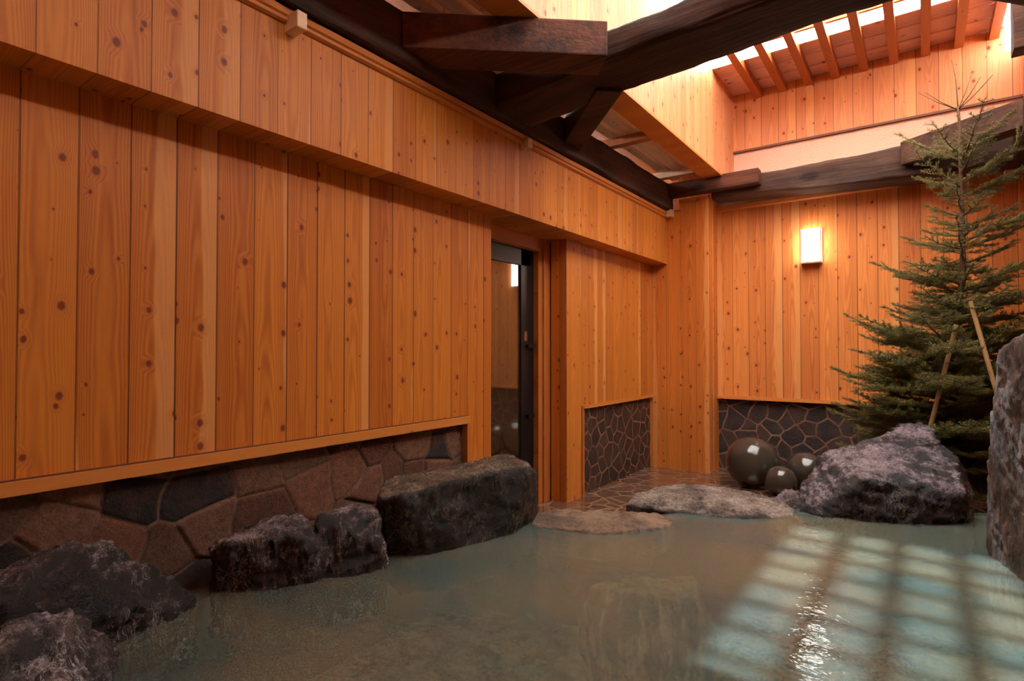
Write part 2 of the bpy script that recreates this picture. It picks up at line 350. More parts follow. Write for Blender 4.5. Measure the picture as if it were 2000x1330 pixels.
# floor, pool
EDGE = [(-2.25, 2.35), (-1.80, 2.52), (-1.45, 2.64), (-1.2, 2.82), (-1.0, 3.06), (-.85, 3.28), (-.5, 3.52), (0, 3.85), (.28, 3.95), (.40, 3.4), (.52, 2.9), (.9, 2.7), (1.95, 2.6)]
struct(prism('floor', [(-2.8, 2.36), *EDGE, (1.95, 5.72), (-2.8, 5.72)], FZ - .3, FZ, M['floor']))
rim_out = [(x + (.0 if i in (0,) else .03), y + .09) for i, (x, y) in enumerate(EDGE)]
struct(prism('trim_11', [*EDGE, *rim_out[::-1]], -1.7, -.905, M['mortar']))
S('trim_12', -2.42, -2.215, -1.6, 2.36, -1.7, -.84, M['mortar'])
S('floor', -2.45, 1.95, -1.65, 4.0, -1.75, -1.46, M['rsub'])
def water():
    bm = bmesh.new(); vs = [bm.verts.new((x, y, WZ)) for x, y in [(-2.24, -1.6), (-2.24, 2.35), *[(x, y + .03) for x, y in EDGE[1:-1]], (1.9, 2.62), (1.9, -1.6)]]
    bm.faces.new(vs)
    for v in bm.verts[:]: pass
    bmesh.ops.triangulate(bm, faces=bm.faces[:])
    o = link_bm('spring_water', bm, M['water'])
    return tag(o, 'milky green-grey hot spring water filling the stone pool', 'water', kind='stuff')
wo = water()
if wo.data.polygons[0].normal.z < 0: wo.data.flip_normals()

def masonry(name, axis, const, a0, a1, z0, z1, d, cols, mat, seed, bulge, step=.009, out=1, foot=0, joint=1.0):
    rng = np.random.default_rng(seed)
    na = int((a1 - a0) / step) + 1; nz = int((z1 - z0) / step) + 1
    A, Z = np.meshgrid(np.linspace(a0, a1, na), np.linspace(z0, z1, nz), indexing='ij')
    pts = []
    for i in range(int((a1 - a0) / d) + 4):
        for j in range(int((z1 - z0) / d) + 4):
            if rng.random() < .90: pts.append((a0 + (i - 1.5 + .5 * (j % 2) + rng.uniform(-.38, .38)) * d, z0 + (j - 1.5 + rng.uniform(-.38, .38)) * d * .86))
    pts = np.array(pts); wrp = .10 * d * np.sin(A * 9 / d * .25 + Z * 17) 
    f1 = np.full(A.shape, 9.); f2 = np.full(A.shape, 9.); idx = np.zeros(A.shape, int); p1 = np.zeros(A.shape + (2,))
    p2 = np.zeros(A.shape + (2,))
    for k, (pa, pz) in enumerate(pts):
        dd = np.hypot(A + wrp - pa, Z - pz); c1 = dd < f1; c2 = (~c1) & (dd < f2)
        f2 = np.where(c1, f1, np.where(c2, dd, f2)); p2[c1] = p1[c1]; p2[c2] = (pa, pz)
        f1 = np.where(c1, dd, f1); idx = np.where(c1, k, idx); p1[c1] = (pa, pz)
    e = (f2 ** 2 - f1 ** 2) / (2 * np.maximum(np.hypot(*np.moveaxis(p2 - p1, -1, 0)), .01)) / joint
    h = np.clip(e / .016, 0, 1) ** .5 * bulge * rng.uniform(.55, 1.2, len(pts))[idx]
    if foot: h = h + foot * np.clip((z0 + .22 - Z) / .22, 0, 1) ** 1.5 * (np.clip(e / .05, 0, 1) ** .5 * .8 + .2)
    X = const + out * h
    co = np.stack([X, A, Z] if axis == 'y' else [A, X, Z], -1).reshape(-1, 3)
    ii = np.arange(na * nz).reshape(na, nz); q = np.stack([ii[:-1, :-1], ii[1:, :-1], ii[1:, 1:], ii[:-1, 1:]], -1).reshape(-1, 4)
    me = bpy.data.meshes.new(name); me.from_pydata(co.tolist(), [], q.tolist()); me.update()
    cc = np.array(cols)[rng.integers(0, len(cols), len(pts))] * rng.uniform(.8, 1.5, (len(pts), 1))
    ca = me.attributes.new('stone', 'FLOAT_COLOR', 'POINT'); ca.data.foreach_set('color', np.concatenate([cc[idx.reshape(-1)], np.ones((na * nz, 1))], 1).astype(np.float32).reshape(-1))
    ja = me.attributes.new('joint', 'FLOAT', 'POINT'); ja.data.foreach_set('value', e.reshape(-1).astype(np.float32))
    return struct(link_me(name, me, mat, smooth=True))
masonry('wall_left', 'y', -2.245, -1.6, 2.545, -.93, -.434, .19, [(.22, .09, .045), (.16, .06, .03), (.24, .115, .06), (.014, .009, .008), (.12, .065, .04), (.16, .085, .05), (.15, .07, .038), (.15, .065, .033), (.20, .10, .055), (.02, .012, .01), (.11, .05, .03)], M['masonL'], 5, .015, step=.007, foot=.06, joint=.8)
masonry('wall_left', 'y', -2.232, 3.96, 5.39, FZ, -.466, .135, [(.045, .022, .018), (.03, .018, .016), (.06, .028, .02)], M['masonD'], 8, .005, .007, joint=1.0)
masonry('wall_back', 'x', 5.692, -1.645, 1.95, FZ, -.47, .155, [(.045, .022, .018), (.03, .018, .016), (.06, .028, .02), (.022, .016, .016)], M['masonD'], 12, .005, .008, out=-1, joint=1.0)

# ------------------------------------------------------------------ door in the recess
struct(boxes('trim_13', [(-2.44, -2.35, 3.545, 3.712, FZ, .85), (-2.44, -2.335, 3.60, 3.63, FZ, .85)], M['trimZ']))
struct(boxes('trim_14', [(-2.44, -2.35, 2.6, 3.545, .765, .86), (-2.44, -2.335, 2.6, 3.545, .752, .768)], M['trimY']))
struct(boxes('wall_left', [(-3.6, -3.5, 1.8, 4.6, -1.3, 1.2), (-3.6, -2.6, 4.5, 4.6, -1.3, 1.2), (-3.6, -2.6, 1.8, 1.9, -1.3, 1.2)], M['alcove']))
struct(boxes('floor', [(-3.6, -2.5, 1.8, 4.6, -1.3, FZ)], M['floor']))
struct(boxes('ceiling', [(-3.6, -2.6, 1.8, 4.6, 1.1, 1.2)], M['plaster']))
dr = empty('door_1', (-2.42, 3.0, FZ), 'glazed door with a black metal frame set back in the wooden recess', 'door'); dr['kind'] = 'structure'
boxes('door_frame', [(-2.43, -2.395, 2.62, 3.50, .63, .752), (-2.43, -2.395, 3.385, 3.545, FZ, .752), (-2.43, -2.395, 2.62, 2.72, FZ, .752), (-2.43, -2.395, 2.62, 3.50, FZ, -1.0)], M['black'], dr)
box('door_pane', -2.416, -2.410, 2.70, 3.40, -1.02, .65, M['doorglass'], dr)
hd = boxes('door_handle', [(-2.396, -2.36, 3.445, 3.46, .025, .04), (-2.372, -2.36, 3.43, 3.53, .02, .045)], M['black'], dr)
box('lock_plate', -2.397, -2.39, 3.42, 3.455, .07, .14, M['steel'], dr)
boxes('lock_knob', [(-2.396, -2.36, 3.44, 3.46, -.50, -.48), (-2.37, -2.36, 3.43, 3.51, -.505, -.475)], M['black'], dr)

# ------------------------------------------------------------------ timber frame
def log(name, path, mat, rnd=.5, seg=20, loc=None, seed=0, amp=.008, axis='x'):
    """path: list of (t, other0, other1, z0, z1) cross-section boxes along an axis, rounded and slightly uneven"""
    n = 60; T = np.array([p[0] for p in path]); bm = bmesh.new(); rings = []
    for i in range(n + 1):
        t = T[0] + (T[-1] - T[0]) * i / n
        a0, a1, z0, z1 = [float(np.interp(t, T, [p[k] for p in path])) for k in (1, 2, 3, 4)]
        ca, cz, ha, hz = (a0 + a1) / 2, (z0 + z1) / 2, (a1 - a0) / 2, (z1 - z0) / 2; r = []
        for k in range(seg * 2):
            an = math.tau * k / (seg * 2); c, s = math.cos(an), math.sin(an)
            pw = 2 / (2 + 10 * (1 - rnd))
            dx = math.copysign(abs(c) ** pw, c) * ha; dz = math.copysign(abs(s) ** pw, s) * hz
            q = noise.noise(Vector((t * 3, c * 1.2 + seed, s * 1.2))) * amp * 2 + noise.noise(Vector((t * 14, c * 3 + seed, s * 3))) * amp
            dx += q * c; dz += q * s
            r.append(bm.verts.new((t, ca + dx, cz + dz) if axis == 'x' else (ca + dx, t, cz + dz)))
        rings.append(r)
    m = seg * 2
    for i in range(n):
        for k in range(m): bm.faces.new((rings[i][k], rings[i][(k + 1) % m], rings[i + 1][(k + 1) % m], rings[i + 1][k]))
    bm.faces.new(rings[0]); bm.faces.new(rings[-1][::-1])
    return link_bm(name, bm, mat, smooth=True, loc=loc)
G = 'dark timber roof frame'
tag(log('wall_plate_beam', [(-1.6, -2.28, -1.97, 1.362, 1.61), (5.38, -2.28, -1.975, 1.362, 1.61)], M['beamY'], .15, axis='y', seed=3, loc=(-2.12, 1.9, 1.362)), 'long black-brown beam lying on top of the left wood panelling', 'beam', G)
tag(log('wall_plate_beam', [(-1.6, .53, .80, 1.36, 1.61), (5.63, .525, .80, 1.36, 1.61)], M['beamY'], .2, axis='y', seed=8, loc=(.66, 2, 1.36)), 'dark beam end in the top right corner above the tree', 'beam', G)
tag(log('cross_beam', [(-2.0, 2.53, 2.90, 1.385, 1.60), (-1.7, 2.53, 2.90, 1.415, 1.60), (-1.34, 2.53, 2.895, 1.45, 1.605), (-1.0, 2.53, 2.895, 1.462, 1.61), (-.3, 2.53, 2.89, 1.490, 1.68), (-.07, 2.53, 2.89, 1.490, 1.68), (.1, 2.53, 2.89, 1.44, 1.64), (.35, 2.53, 2.89, 1.30, 1.56), (.75, 2.53, 2.89, 1.22, 1.5)], M['beamX'], .12, seed=5, amp=.007, loc=(-.7, 2.7, 1.4)), 'massive arched dark log crossing overhead through the top of the view', 'beam', G)
tag(log('back_wall_beam', [(-1.60, 5.355, 5.62, 1.425, 1.59), (-1.1, 5.35, 5.62, 1.412, 1.588), (-.7, 5.35, 5.62, 1.375, 1.59), (-.1, 5.35, 5.62, 1.345, 1.615), (.6, 5.35, 5.62, 1.345, 1.60)], M['beamE'], .12, seed=9, amp=.006, loc=(-.5, 5.5, 1.4)), 'weathered dark brown beam running above the back wall and lamp', 'beam', G)
tag(box('corner_tie', -2.02, -1.16, 5.24, 5.352, 1.476, 1.605, M['braceW'], bev=.006, own=True), 'short dark tie timber over the pilaster in the far left corner', 'beam', G)
tag(box('corner_tie', .46, .62, 4.55, 4.70, 1.84, 2.30, M['beamE'], bev=.006, own=True), 'grey-brown timber block at the right edge beside the bright roof gap', 'beam', G)
def brace(p0, p1, wd, side, z0, z1, label, mat):
    a, b = Vector(p0), Vector(p1); d = (b - a).normalized(); nn = Vector((-d.y, d.x)) * wd * side
    return tag(prism('corner_brace', [a, b, b + nn, a + nn], z0, z1, mat, bev=.008, own=True), label, 'brace', G)
brace((-1.955, 1.80), (-1.215, 2.44), .20, 1, 1.42, 1.588, 'broad dark brace in front, spanning from left beam to the overhead log', M['braceW'])
brace((-1.33, 2.85), (-1.975, 3.52), .15, 1, 1.425, 1.59, 'dark brace behind the overhead log, angling back to the left beam', M['beamX'])
brace((-.135, 5.30), (.53, 4.83), .15, 1, 1.44, 1.62, 'dark brown brace crossing behind the tip of the tree', M['beamE'])
# little blocks on the crown moulding
for x0, x1, y0, y1, z0, z1, lb in ((-2.06, -1.955, 1.255, 1.300, 1.262, 1.330, 'small pale wood block on the moulding near the top left'),
                                   (-2.06, -1.985, 2.88, 2.93, 1.275, 1.335, 'small pale wood block on the moulding below the overhead log'),
                                   (-2.05, -1.965, 5.315, 5.375, 1.30, 1.372, 'small pale wood block on the moulding in the far corner'),
                                   (.50, .58, 5.54, 5.645, 1.29, 1.37, 'small pale wood block on the back wall moulding at right')):
    bm = bmesh.new(); bxm(bm, x0, x1, y0, y1, z0, z1); bmesh.ops.bevel(bm, geom=bm.edges[:], offset=.003, segments=1, affect='EDGES')
    o = tag(link_bm('bracket_block', bm, M['lampwood'], loc=(x0, y0, z0)), lb, 'bracket', 'bracket blocks on the crown moulding')

# ------------------------------------------------------------------ skylight roof
ordn = ['first', 'second', 'third', 'fourth', 'fifth', 'sixth', 'seventh', 'eighth', 'ninth']
for i in range(9):
    x = -1.242 + .2125 * i
    o = box('roof_rafter', x - .030, x + .030, -1.2, 5.66, 2.395, 2.462, M['rafter'], own=True)
    tag(o, ordn[i] + ' roof rafter counted from the left corner of the skylight', 'rafter', 'rafters under the skylight')
for i, (y0, y1) in enumerate(((5.44, 5.665), (5.215, 5.455), (4.985, 5.23))):
    bm = bmesh.new(); za, zb = 2.463, 2.474
    vs = [bm.verts.new(c) for c in ((-1.476, y0, za), (.515, y0, za), (.515, y1, zb), (-1.476, y1, zb), (-1.476, y0, za + .018), (.515, y0, za + .018), (.515, y1, zb + .018), (-1.476, y1, zb + .018))]
    for f in ((0, 3, 2, 1), (4, 5, 6, 7), (0, 1, 5, 4), (2, 3, 7, 6), (1, 2, 6, 5), (0, 4, 7, 3)): bm.faces.new([vs[k] for k in f])
    tag(link_bm('roof_board', bm, M['roofb'], loc=(-.48, y0, za)), ['wide pinkish roof board touching the far wall of the skylight', 'middle of the three pinkish roof boards above the rafters', 'pinkish roof board bordering the bright skylight glass'][i], 'board', 'roof boards over the rafters')
sk = empty('skylight', (-.45, 2, 2.48), 'bright skylight glazing above the rafters', 'skylight')
box('pane', -1.62, .76, 1.75, 5.0, 2.512, 2.518, M['skyglass'], sk)
box('pane', .52, .76, 5.0, 5.66, 2.512, 2.518, M['skyglass'], sk)
for k in range(15):
    y = 4.80 - .21 * k
    box('glazing_bar', -1.50, .70, y - .013, y + .013, 2.470, 2.508, M['rafter'], sk)
# battens and joists in the side bays
for i, x in enumerate((-2.07, -1.945, -1.82)):
    tag(box('ceiling_batten', x, x + .085, -1.2, 5.60, 1.735, 1.775, M['lath'], own=True), ['pale ceiling batten nearest the left wall beam', 'middle pale ceiling batten above the left wall beam', 'pale ceiling batten nearest the skylight opening'][i], 'batten', 'battens in the left ceiling bay')
for i, y in enumerate((.9, 2.6, 4.18, 5.25)):
    tag(box('ceiling_joist', -2.28, -1.62, y, y + .075, 1.672, 1.735, M['rafter'] if i == 2 else M['lath'], own=True), ['ceiling joist overhead, nearest the camera', 'ceiling joist just in front of the overhead log', 'reddish joist crossing the battens behind the overhead log', 'pale joist at the far end of the battens'][i], 'joist', 'joists in the left ceiling bay')

# ------------------------------------------------------------------ wall lamp
lp = empty('wall_lamp', (-.81, 5.66, .80), 'lit white paper wall lamp in a slim wooden frame on the back wall', 'lamp')
X0, X1, Y0, Z0, Z1 = -.885, -.725, 5.575, .775, 1.085
box('diffuser', X0 + .008, X1 - .006, Y0 + .004, 5.645, Z0 + .012, Z1 - .006, M['paper'], lp)
boxes('lamp_frame', [(X0, X1, Y0 - .002, 5.66, Z0, Z0 + .014), (X0 - .002, X0 + .006, Y0, Y0 + .008, Z0, Z1), (X1 - .004, X1 + .004, Y0, Y0 + .008, Z0, Z1), (X0 - .002, X0 + .006, 5.64, 5.66, Z0, Z1), (X1 - .004, X1 + .004, 5.64, 5.66, Z0, Z1)], M['lampwood'], lp)
for k in range(3):
    xx = X0 + .042 + k * .040; box('slat', xx, xx + .004, Y0 - .003, Y0 + .003, Z1 - .085, Z1, M['lampwood'], lp)

# ------------------------------------------------------------------ rocks
def rock(name, hulls, mat, label, seed, amp=.03, vox=.018, strata=(1, 1, .25), group='rocks around the pool edge', cat='rock', base=-1.02, sharp=.5, tilt=(.3, -.5, .8), layk=14):
    tilt = Vector(tilt)
    meshes = bmesh.new()
    for H in hulls:
        bm = bmesh.new(); vs = [bm.verts.new(p) for p in H]
        r = bmesh.ops.convex_hull(bm, input=vs)
        bmesh.ops.delete(bm, geom=[g for g in set(r['geom_interior'] + r['geom_unused']) if isinstance(g, bmesh.types.BMVert)], context='VERTS')
        tmp = bpy.data.meshes.new('t'); bmesh.ops.recalc_face_normals(bm, faces=bm.faces[:]); bm.to_mesh(tmp); bm.free(); meshes.from_mesh(tmp)
    me = bpy.data.meshes.new(name); meshes.to_mesh(me); meshes.free()
    o = bpy.data.objects.new('tmp', me); COL.objects.link(o)
    md = o.modifiers.new('r', 'REMESH'); md.mode = 'VOXEL'; md.voxel_size = vox
    sm = o.modifiers.new('s', 'SMOOTH'); sm.factor = .5; sm.iterations = 1
    dg = bpy.context.evaluated_depsgraph_get(); m2 = bpy.data.meshes.new_from_object(o.evaluated_get(dg))
    bpy.data.objects.remove(o)
    st = Vector(strata); off = Vector((seed * 3.1, seed * 1.7, seed * 2.3))
    nr = [v.normal.copy() for v in m2.vertices]
    for v, n in zip(m2.vertices, nr):
        p = v.co
        a = noise.fractal(p * 3.5 + off, 1, 2, 4)
        q = Vector((p.x * 14 * st.x, p.y * 14 * st.y, p.z * 14 * st.z)) + off
        b = 1 - abs(noise.fractal(q, .9, 2.1, 4)) * 2
        c = noise.cell(p * 9 + off) - .5
        d = noise.voronoi(p * 6 + off, distance_metric='DISTANCE', exponent=2.5)[0]
        lay = (p.x * tilt.x + p.y * tilt.y + p.z * tilt.z + a * .03) * layk; lay -= math.floor(lay)
        f_ = noise.fractal(p * 30 + off, .8, 2, 3)
        v.co = p + n * (.010 + amp * (a * .45 + (b - .6) * sharp * .8 + (d[1] - d[0] - .3) * .7 + (lay - .5) * .35 + f_ * .22))
    c0 = Vector((sum((v.co.x for v in m2.vertices)) / len(m2.vertices), sum((v.co.y for v in m2.vertices)) / len(m2.vertices), base))
    o = link_me(name, m2, mat, smooth=True, loc=c0)
    return tag(o, label, cat, group)
def dn(L, z=-1.06, x=0, y=0): return [(a + x, b + y, z) for a, b, *_ in L]
blk = [(-1.86, 1.72, -.88), (-1.72, 1.85, -.88), (-1.645, 2.08, -.88), (-1.68, 2.44, -.88), (-2.16, 1.84, -.88)]
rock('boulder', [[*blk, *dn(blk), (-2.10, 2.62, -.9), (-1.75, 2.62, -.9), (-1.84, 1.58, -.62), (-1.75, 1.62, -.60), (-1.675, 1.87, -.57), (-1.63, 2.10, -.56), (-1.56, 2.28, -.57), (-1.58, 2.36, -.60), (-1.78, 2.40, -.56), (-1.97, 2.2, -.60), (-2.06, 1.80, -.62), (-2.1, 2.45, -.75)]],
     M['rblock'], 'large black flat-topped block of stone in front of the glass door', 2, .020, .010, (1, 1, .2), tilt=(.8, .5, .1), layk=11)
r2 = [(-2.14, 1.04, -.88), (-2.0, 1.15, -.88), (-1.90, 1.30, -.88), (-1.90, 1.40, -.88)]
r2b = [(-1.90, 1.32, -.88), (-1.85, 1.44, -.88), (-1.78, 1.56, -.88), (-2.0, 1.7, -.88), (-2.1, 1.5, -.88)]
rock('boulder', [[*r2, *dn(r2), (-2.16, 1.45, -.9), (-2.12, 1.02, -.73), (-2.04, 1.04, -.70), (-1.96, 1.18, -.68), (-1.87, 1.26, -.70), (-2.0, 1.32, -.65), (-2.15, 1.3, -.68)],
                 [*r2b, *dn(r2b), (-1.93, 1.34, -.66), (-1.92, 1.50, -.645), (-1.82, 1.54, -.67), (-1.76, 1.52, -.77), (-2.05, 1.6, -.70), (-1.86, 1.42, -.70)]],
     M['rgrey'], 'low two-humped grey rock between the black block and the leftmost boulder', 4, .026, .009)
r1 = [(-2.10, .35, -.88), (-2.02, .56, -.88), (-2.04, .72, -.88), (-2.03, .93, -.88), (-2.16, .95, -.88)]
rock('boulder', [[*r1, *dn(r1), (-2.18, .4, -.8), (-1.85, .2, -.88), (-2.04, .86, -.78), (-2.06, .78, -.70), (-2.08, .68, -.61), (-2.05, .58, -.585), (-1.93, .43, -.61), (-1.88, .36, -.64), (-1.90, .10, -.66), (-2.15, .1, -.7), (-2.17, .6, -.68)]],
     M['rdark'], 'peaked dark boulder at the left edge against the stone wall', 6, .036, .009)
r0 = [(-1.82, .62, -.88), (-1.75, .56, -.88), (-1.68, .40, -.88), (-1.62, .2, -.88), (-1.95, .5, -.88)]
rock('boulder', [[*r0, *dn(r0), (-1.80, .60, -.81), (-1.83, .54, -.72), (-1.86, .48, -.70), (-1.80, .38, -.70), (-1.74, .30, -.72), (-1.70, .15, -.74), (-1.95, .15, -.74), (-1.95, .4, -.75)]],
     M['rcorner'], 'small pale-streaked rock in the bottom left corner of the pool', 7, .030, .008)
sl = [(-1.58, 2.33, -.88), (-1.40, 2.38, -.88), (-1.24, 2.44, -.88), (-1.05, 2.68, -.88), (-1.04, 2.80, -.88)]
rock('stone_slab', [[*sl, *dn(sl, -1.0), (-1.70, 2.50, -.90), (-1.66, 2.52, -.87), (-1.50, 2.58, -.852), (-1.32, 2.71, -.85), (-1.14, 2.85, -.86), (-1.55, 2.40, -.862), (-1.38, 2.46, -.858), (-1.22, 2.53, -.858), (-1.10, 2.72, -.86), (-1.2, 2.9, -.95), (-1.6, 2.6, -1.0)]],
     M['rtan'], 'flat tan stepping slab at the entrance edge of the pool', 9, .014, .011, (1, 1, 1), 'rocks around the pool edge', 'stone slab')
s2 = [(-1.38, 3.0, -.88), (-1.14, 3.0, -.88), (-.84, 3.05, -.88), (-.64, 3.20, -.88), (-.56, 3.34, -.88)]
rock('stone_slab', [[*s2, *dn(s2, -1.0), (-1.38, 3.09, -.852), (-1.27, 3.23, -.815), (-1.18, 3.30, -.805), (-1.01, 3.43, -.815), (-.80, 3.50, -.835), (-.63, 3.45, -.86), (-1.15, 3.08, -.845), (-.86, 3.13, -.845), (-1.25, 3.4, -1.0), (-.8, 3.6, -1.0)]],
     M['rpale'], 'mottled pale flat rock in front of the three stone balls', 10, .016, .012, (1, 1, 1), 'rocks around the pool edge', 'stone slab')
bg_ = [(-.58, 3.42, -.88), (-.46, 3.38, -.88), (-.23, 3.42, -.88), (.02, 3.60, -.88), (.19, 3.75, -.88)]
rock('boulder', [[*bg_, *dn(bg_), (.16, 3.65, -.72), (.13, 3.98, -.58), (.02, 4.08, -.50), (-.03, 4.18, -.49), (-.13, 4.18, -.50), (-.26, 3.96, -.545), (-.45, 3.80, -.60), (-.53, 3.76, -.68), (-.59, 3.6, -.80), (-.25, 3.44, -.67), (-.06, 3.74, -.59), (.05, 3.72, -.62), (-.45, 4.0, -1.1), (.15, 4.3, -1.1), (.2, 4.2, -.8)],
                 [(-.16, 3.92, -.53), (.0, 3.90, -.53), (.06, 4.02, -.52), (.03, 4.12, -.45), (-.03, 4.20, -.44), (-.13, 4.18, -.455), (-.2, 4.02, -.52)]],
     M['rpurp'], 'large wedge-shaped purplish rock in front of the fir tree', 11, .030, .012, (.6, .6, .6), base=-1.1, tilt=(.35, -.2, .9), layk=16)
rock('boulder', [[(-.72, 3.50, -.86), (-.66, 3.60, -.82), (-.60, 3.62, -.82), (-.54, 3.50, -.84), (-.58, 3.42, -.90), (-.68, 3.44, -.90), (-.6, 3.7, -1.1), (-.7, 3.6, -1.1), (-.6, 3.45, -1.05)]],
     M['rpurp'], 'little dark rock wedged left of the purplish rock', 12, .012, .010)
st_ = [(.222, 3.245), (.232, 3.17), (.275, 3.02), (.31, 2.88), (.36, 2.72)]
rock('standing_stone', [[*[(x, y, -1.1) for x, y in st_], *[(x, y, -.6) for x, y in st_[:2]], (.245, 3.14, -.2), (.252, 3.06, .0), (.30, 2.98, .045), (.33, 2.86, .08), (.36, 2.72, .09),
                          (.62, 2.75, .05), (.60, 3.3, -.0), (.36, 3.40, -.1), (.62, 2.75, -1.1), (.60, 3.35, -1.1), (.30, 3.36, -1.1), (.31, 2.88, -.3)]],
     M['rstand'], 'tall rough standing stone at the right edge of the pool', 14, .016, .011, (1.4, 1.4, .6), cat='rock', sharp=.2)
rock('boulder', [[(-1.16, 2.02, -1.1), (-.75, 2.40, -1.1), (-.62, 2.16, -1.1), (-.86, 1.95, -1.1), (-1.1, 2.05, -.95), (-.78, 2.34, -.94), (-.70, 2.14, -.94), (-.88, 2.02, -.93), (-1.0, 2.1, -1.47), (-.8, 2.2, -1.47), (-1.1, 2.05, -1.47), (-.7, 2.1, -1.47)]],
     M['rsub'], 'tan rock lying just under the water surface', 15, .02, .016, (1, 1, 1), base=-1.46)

# ------------------------------------------------------------------ stone balls
def ball(x, y, r, label, mat):
    bm = bmesh.new(); bmesh.ops.create_icosphere(bm, subdivisions=5, radius=r)
    for v in bm.verts:
        n = v.co.normalized(); v.co += n * (noise.noise(n * 2.2 + Vector((x * 9, 0, 0))) * r * .018)
        if v.co.z < -r * .975: v.co.z = -r * .975
    me = bpy.data.meshes.new('stone_ball'); bm.to_mesh(me); bm.free()
    for f in me.polygons: f.use_smooth = True
    me.materials.append(mat); me.transform(Matrix.Translation((0, 0, r * .975)))
    o = bpy.data.objects.new('stone_ball', me); COL.objects.link(o); o.location = (x, y, FZ)
    tag(o, label, 'stone ball', 'polished stone balls by the back wall')
M['ball'] = plain('polished_dark_stone', (.055, .042, .030), .16, bumpk=7, spec=.7)
ball(-1.195, 5.10, .213, 'largest of the three dark polished stone balls', M['ball'])
ball(-.935, 4.90, .120, 'smallest dark stone ball, in front of the other two', M['ball'])
ball(-.80, 5.23, .160, 'dark stone ball partly hidden behind the purplish rock', M['ball'])

# ------------------------------------------------------------------ fir tree and its stakes
def leaf_mat():
    m, t, bs = newmat('fir_needles'); P, p = t.pos()
    n = t.noise(P, 14, 2); c = t.mix(t.mapr(n, .3, .7), (.085, .10, .014), (.24, .215, .034))
    t.l.new(c, bs.inputs['Base Color']); bs.inputs['Roughness'].default_value = .5; return m
M['needle'] = leaf_mat(); M['bark'] = plain('fir_bark', (.13, .06, .03), .8, bumpk=50)
M['bamboo'] = plain('tan_stake', (.42, .24, .10), .5)
def tubes(bm, pts, r0, r1, n=6):
    rings = []
    for i, p in enumerate(pts):
        a = pts[max(i - 1, 0)]; b = pts[min(i + 1, len(pts) - 1)]; d = (b - a).normalized()
        u = d.orthogonal().normalized(); v = d.cross(u); r = r0 + (r1 - r0) * i / (len(pts) - 1)
        rings.append([bm.verts.new(p + (u * math.cos(math.tau * k / n) + v * math.sin(math.tau * k / n)) * r) for k in range(n)])
    for i in range(len(rings) - 1):
        for k in range(n): bm.faces.new((rings[i][k], rings[i][(k + 1) % n], rings[i + 1][(k + 1) % n], rings[i + 1][k]))
    bm.faces.new(rings[0][::-1]); bm.faces.new(rings[-1])
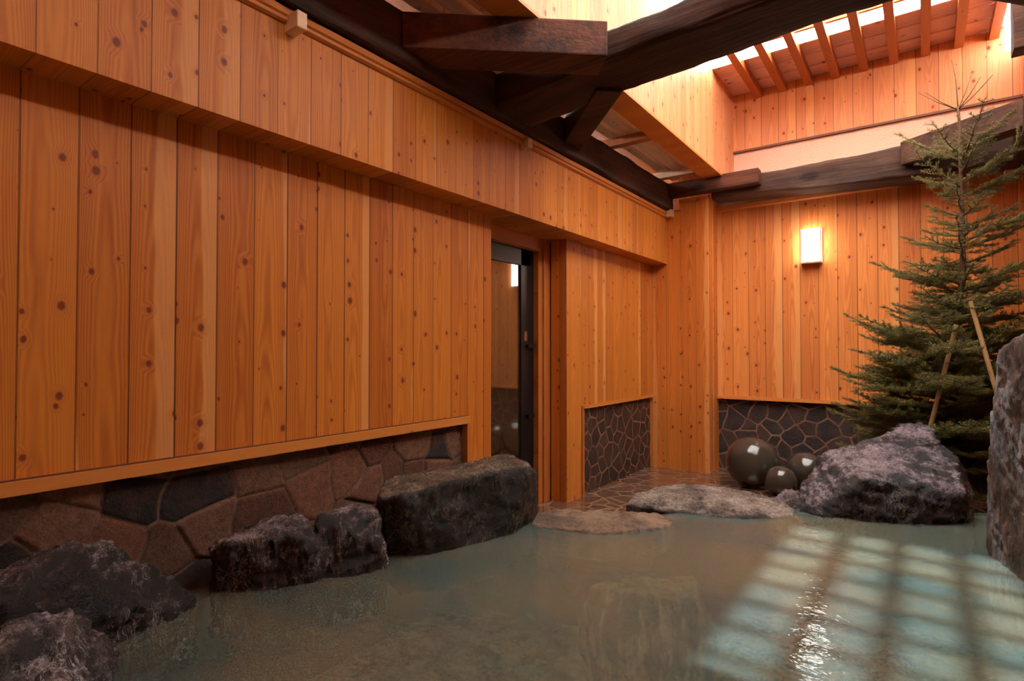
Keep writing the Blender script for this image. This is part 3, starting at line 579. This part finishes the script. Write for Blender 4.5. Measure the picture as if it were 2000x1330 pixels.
def tree():
    rnd = random.Random(11); T = (.02, 4.80)
    root = empty('fir_tree', (T[0], T[1], FZ), 'slender green fir tree rising behind the purplish rock', 'tree')
    def trunk(z):
        f = (z - FZ) / 3.1
        return Vector((float(np.interp(z, [-1.16, -.7, -.2, .5, 1.0, 1.5, 1.95], [.02, .06, .12, .215, .21, .205, .175])), T[1] - .05 * f, z))
    bm = bmesh.new(); zs = np.linspace(FZ, 1.62, 30); tubes(bm, [trunk(z) for z in zs], .034, .007, 8)
    link_bm('trunk', bm, M['bark'], root, True)
    tw = bmesh.new(); shoots = []      # (points, needle length)
    def shoot(pts, r0, r1, nl, dens=1): tubes(tw, pts, r0, r1, 4); shoots.append((pts, nl, dens))
    def clampp(L):
        for p in L:
            p.y = min(p.y, 5.56)
            if 1.28 < p.z < 1.68: p.x = min(p.x, .49); p.y = min(p.y, 5.18 - .707 * (p.x + .135))
    def branch(z, az, L, rise, droop=0.0, nl=.017, dens=1.0, bare=.1, side=True):
        o = trunk(z); d = Vector((math.cos(az), math.sin(az), 0)); pts = []
        for i in range(9):
            f = i / 8; pts.append(o + d * (L * f) + Vector((rnd.uniform(-.006, .006), rnd.uniform(-.006, .006), L * (rise * f - droop * f * f + .16 * f ** 3))))
        clampp(pts)
        shoot(pts, .0045 + L * .007, .0018, nl, dens)
        if not side: return
        sd = d.cross(Vector((0, 0, 1)))
        k = max(3, int(L / .040))
        for j in range(k):
            f = bare + (1 - bare) * (j + .5) / k; i = min(int(f * 8), 7); q = pts[i].lerp(pts[i + 1], f * 8 - i)
            for s in (-1, 1):
                if rnd.random() < .10: continue
                l2 = L * .42 * (1 - f) ** .7 * rnd.uniform(.7, 1.2) + .03
                dd = (d * rnd.uniform(.55, .95) + sd * s + Vector((0, 0, rnd.uniform(-.15, .40)))).normalized()
                e = [q + dd * (l2 * t) + Vector((0, 0, .12 * l2 * t * t)) for t in (0, .5, 1)]
                clampp(e)
                shoot(e, .0025, .0013, nl, dens)
                if l2 > .13:
                    for t2 in (.3, .5, .72):
                        for s2 in (-1, 1):
                            d3 = (dd * .8 + dd.cross(Vector((0, 0, 1))) * s2 + Vector((0, 0, rnd.uniform(-.1, .3)))).normalized()
                            l3 = l2 * .40 * (1.15 - t2); b3 = q + dd * (l2 * t2)
                            shoot([b3, b3 + d3 * l3 * .5, b3 + d3 * l3], .0016, .001, nl, dens)
    # leader and upright top shoots
    tp = trunk(1.60)
    lead = [trunk(1.58) + Vector((0, 0, 0)), tp + Vector((-.005, 0, .10)), tp + Vector((-.012, 0, .22)), tp + Vector((-.03, 0, .345))]
    shoot(lead, .0055, .0022, .006, .5)
    for az, l, up in ((3.05, .27, .75), (3.4, .22, .7), (.15, .25, .95), (.9, .30, 1.9), (5.5, .2, .8), (-.2, .20, .8)):
        d = Vector((math.cos(az), math.sin(az), up)).normalized()
        shoot([tp, tp + d * l * .5, tp + d * l + Vector((0, 0, .02))], .004, .002, .007, .5)
    # crown needles on the bare top of the trunk
    shoots.append(([trunk(z) for z in np.linspace(1.28, 1.60, 5)], .040, .35))
    z = 1.26; first = True
    while z > -1.02:
        R = float(np.interp(z, [-1.05, -.7, -.35, .0, .25, .55, .8, 1.0, 1.26], [.50, .62, .66, .54, .44, .36, .27, .24, .33]))
        n = 6 if z > .5 else (9 if z > .1 else 10); a0 = rnd.uniform(0, 6.28)
        for k in range(n):
            az = a0 + k * math.tau / n + rnd.uniform(-.25, .25); L = R * rnd.uniform(.6, 1.1)
            rise = float(np.interp(z, [-1, -.2, .3, .9, 1.26], [-.10, .10, .20, .26, .55])) + rnd.uniform(-.08, .08)
            branch(z + rnd.uniform(-.07, .07), az, L, rise + rnd.uniform(-.05, .22), .12 if z < .5 else .0, nl=.017 if z < 1.2 else .020, dens=1.0)
        z -= float(np.interp(z, [-1, -.2, .4, 1.2], [.085, .09, .14, .18])) if z < 1.2 else .15
    # a few long arms reaching right
    branch(1.12, -.10, .42, .55, nl=.015); branch(1.02, .12, .42, .30); branch(.72, -.35, .52, .32); branch(.40, -.5, .5, .35)
    branch(.02, 3.4, .62, .22); branch(-.25, 3.3, .66, .02); branch(.45, 3.2, .50, .20)
    link_bm('branches', tw, M['bark'], root, True)
    C, Dn = [], []
    nr = np.random.default_rng(4)
    for pts, nl, dens in shoots:
        for i in range(len(pts) - 1):
            a, b = np.array(pts[i]), np.array(pts[i + 1]); l = np.linalg.norm(b - a); n = int(l * 560 * dens) + (nr.random() < .5)
            if n < 1: continue
            ax = (b - a) / l; t = nr.random((n, 1)); o = a + (b - a) * t
            r = nr.normal(size=(n, 3)); r -= (r @ ax)[:, None] * ax; r /= np.linalg.norm(r, axis=1)[:, None]; r[:, 2] += .35
            d = r * .85 + ax * .55; d /= np.linalg.norm(d, axis=1)[:, None]
            C.append(o); Dn.append(d * (nl * nr.uniform(.75, 1.2, (n, 1))))
    C = np.concatenate(C); Dn = np.concatenate(Dn); n = len(C)
    L = np.linalg.norm(Dn, axis=1)[:, None]; dirn = Dn / L
    u = np.cross(dirn, np.array([.3, .2, .93])); u /= np.linalg.norm(u, axis=1)[:, None]; v = np.cross(dirn, u); wd = .00115 + .0006 * (L > .03)
    mid = C + Dn * .45 + np.array([0, 0, 1]) * L * .05
    V = np.stack([C, mid + u * wd, mid - u * wd * .5 + v * wd * .87, mid - u * wd * .5 - v * wd * .87, C + Dn], 1).reshape(-1, 3)
    b = (np.arange(n) * 5)[:, None]
    Fc = np.concatenate([b + np.array([[0, 1, 2]]), b + np.array([[0, 2, 3]]), b + np.array([[0, 3, 1]]), b + np.array([[4, 2, 1]]), b + np.array([[4, 3, 2]]), b + np.array([[4, 1, 3]])])
    me = bpy.data.meshes.new('foliage'); me.vertices.add(len(V)); me.vertices.foreach_set('co', V.reshape(-1).astype(np.float32))
    me.loops.add(len(Fc) * 3); me.loops.foreach_set('vertex_index', Fc.reshape(-1).astype(np.int32))
    me.polygons.add(len(Fc)); me.polygons.foreach_set('loop_start', (np.arange(len(Fc)) * 3).astype(np.int32)); me.polygons.foreach_set('loop_total', np.full(len(Fc), 3, np.int32))
    me.update(calc_edges=True); link_me('foliage', me, M['needle'], root)
    print('needles', n)
tree()
def stake(a, b, r, label):
    bm = bmesh.new(); a, b = Vector(a), Vector(b); tubes(bm, [a.lerp(b, t) for t in (0, .25, .5, .75, 1)], r, r * .9, 10)
    tag(link_bm('tree_stake', bm, M['bamboo'], smooth=False, loc=b), label, 'stake', 'stakes propping the fir tree')
stake((.232, 4.45, .30), (.52, 4.18, FZ), .0125, 'tan wooden stake leaning right from the middle of the fir tree')
stake((.165, 4.50, .16), (-.12, 4.36, FZ), .0135, 'tan wooden stake leaning left, half hidden in the fir branches')
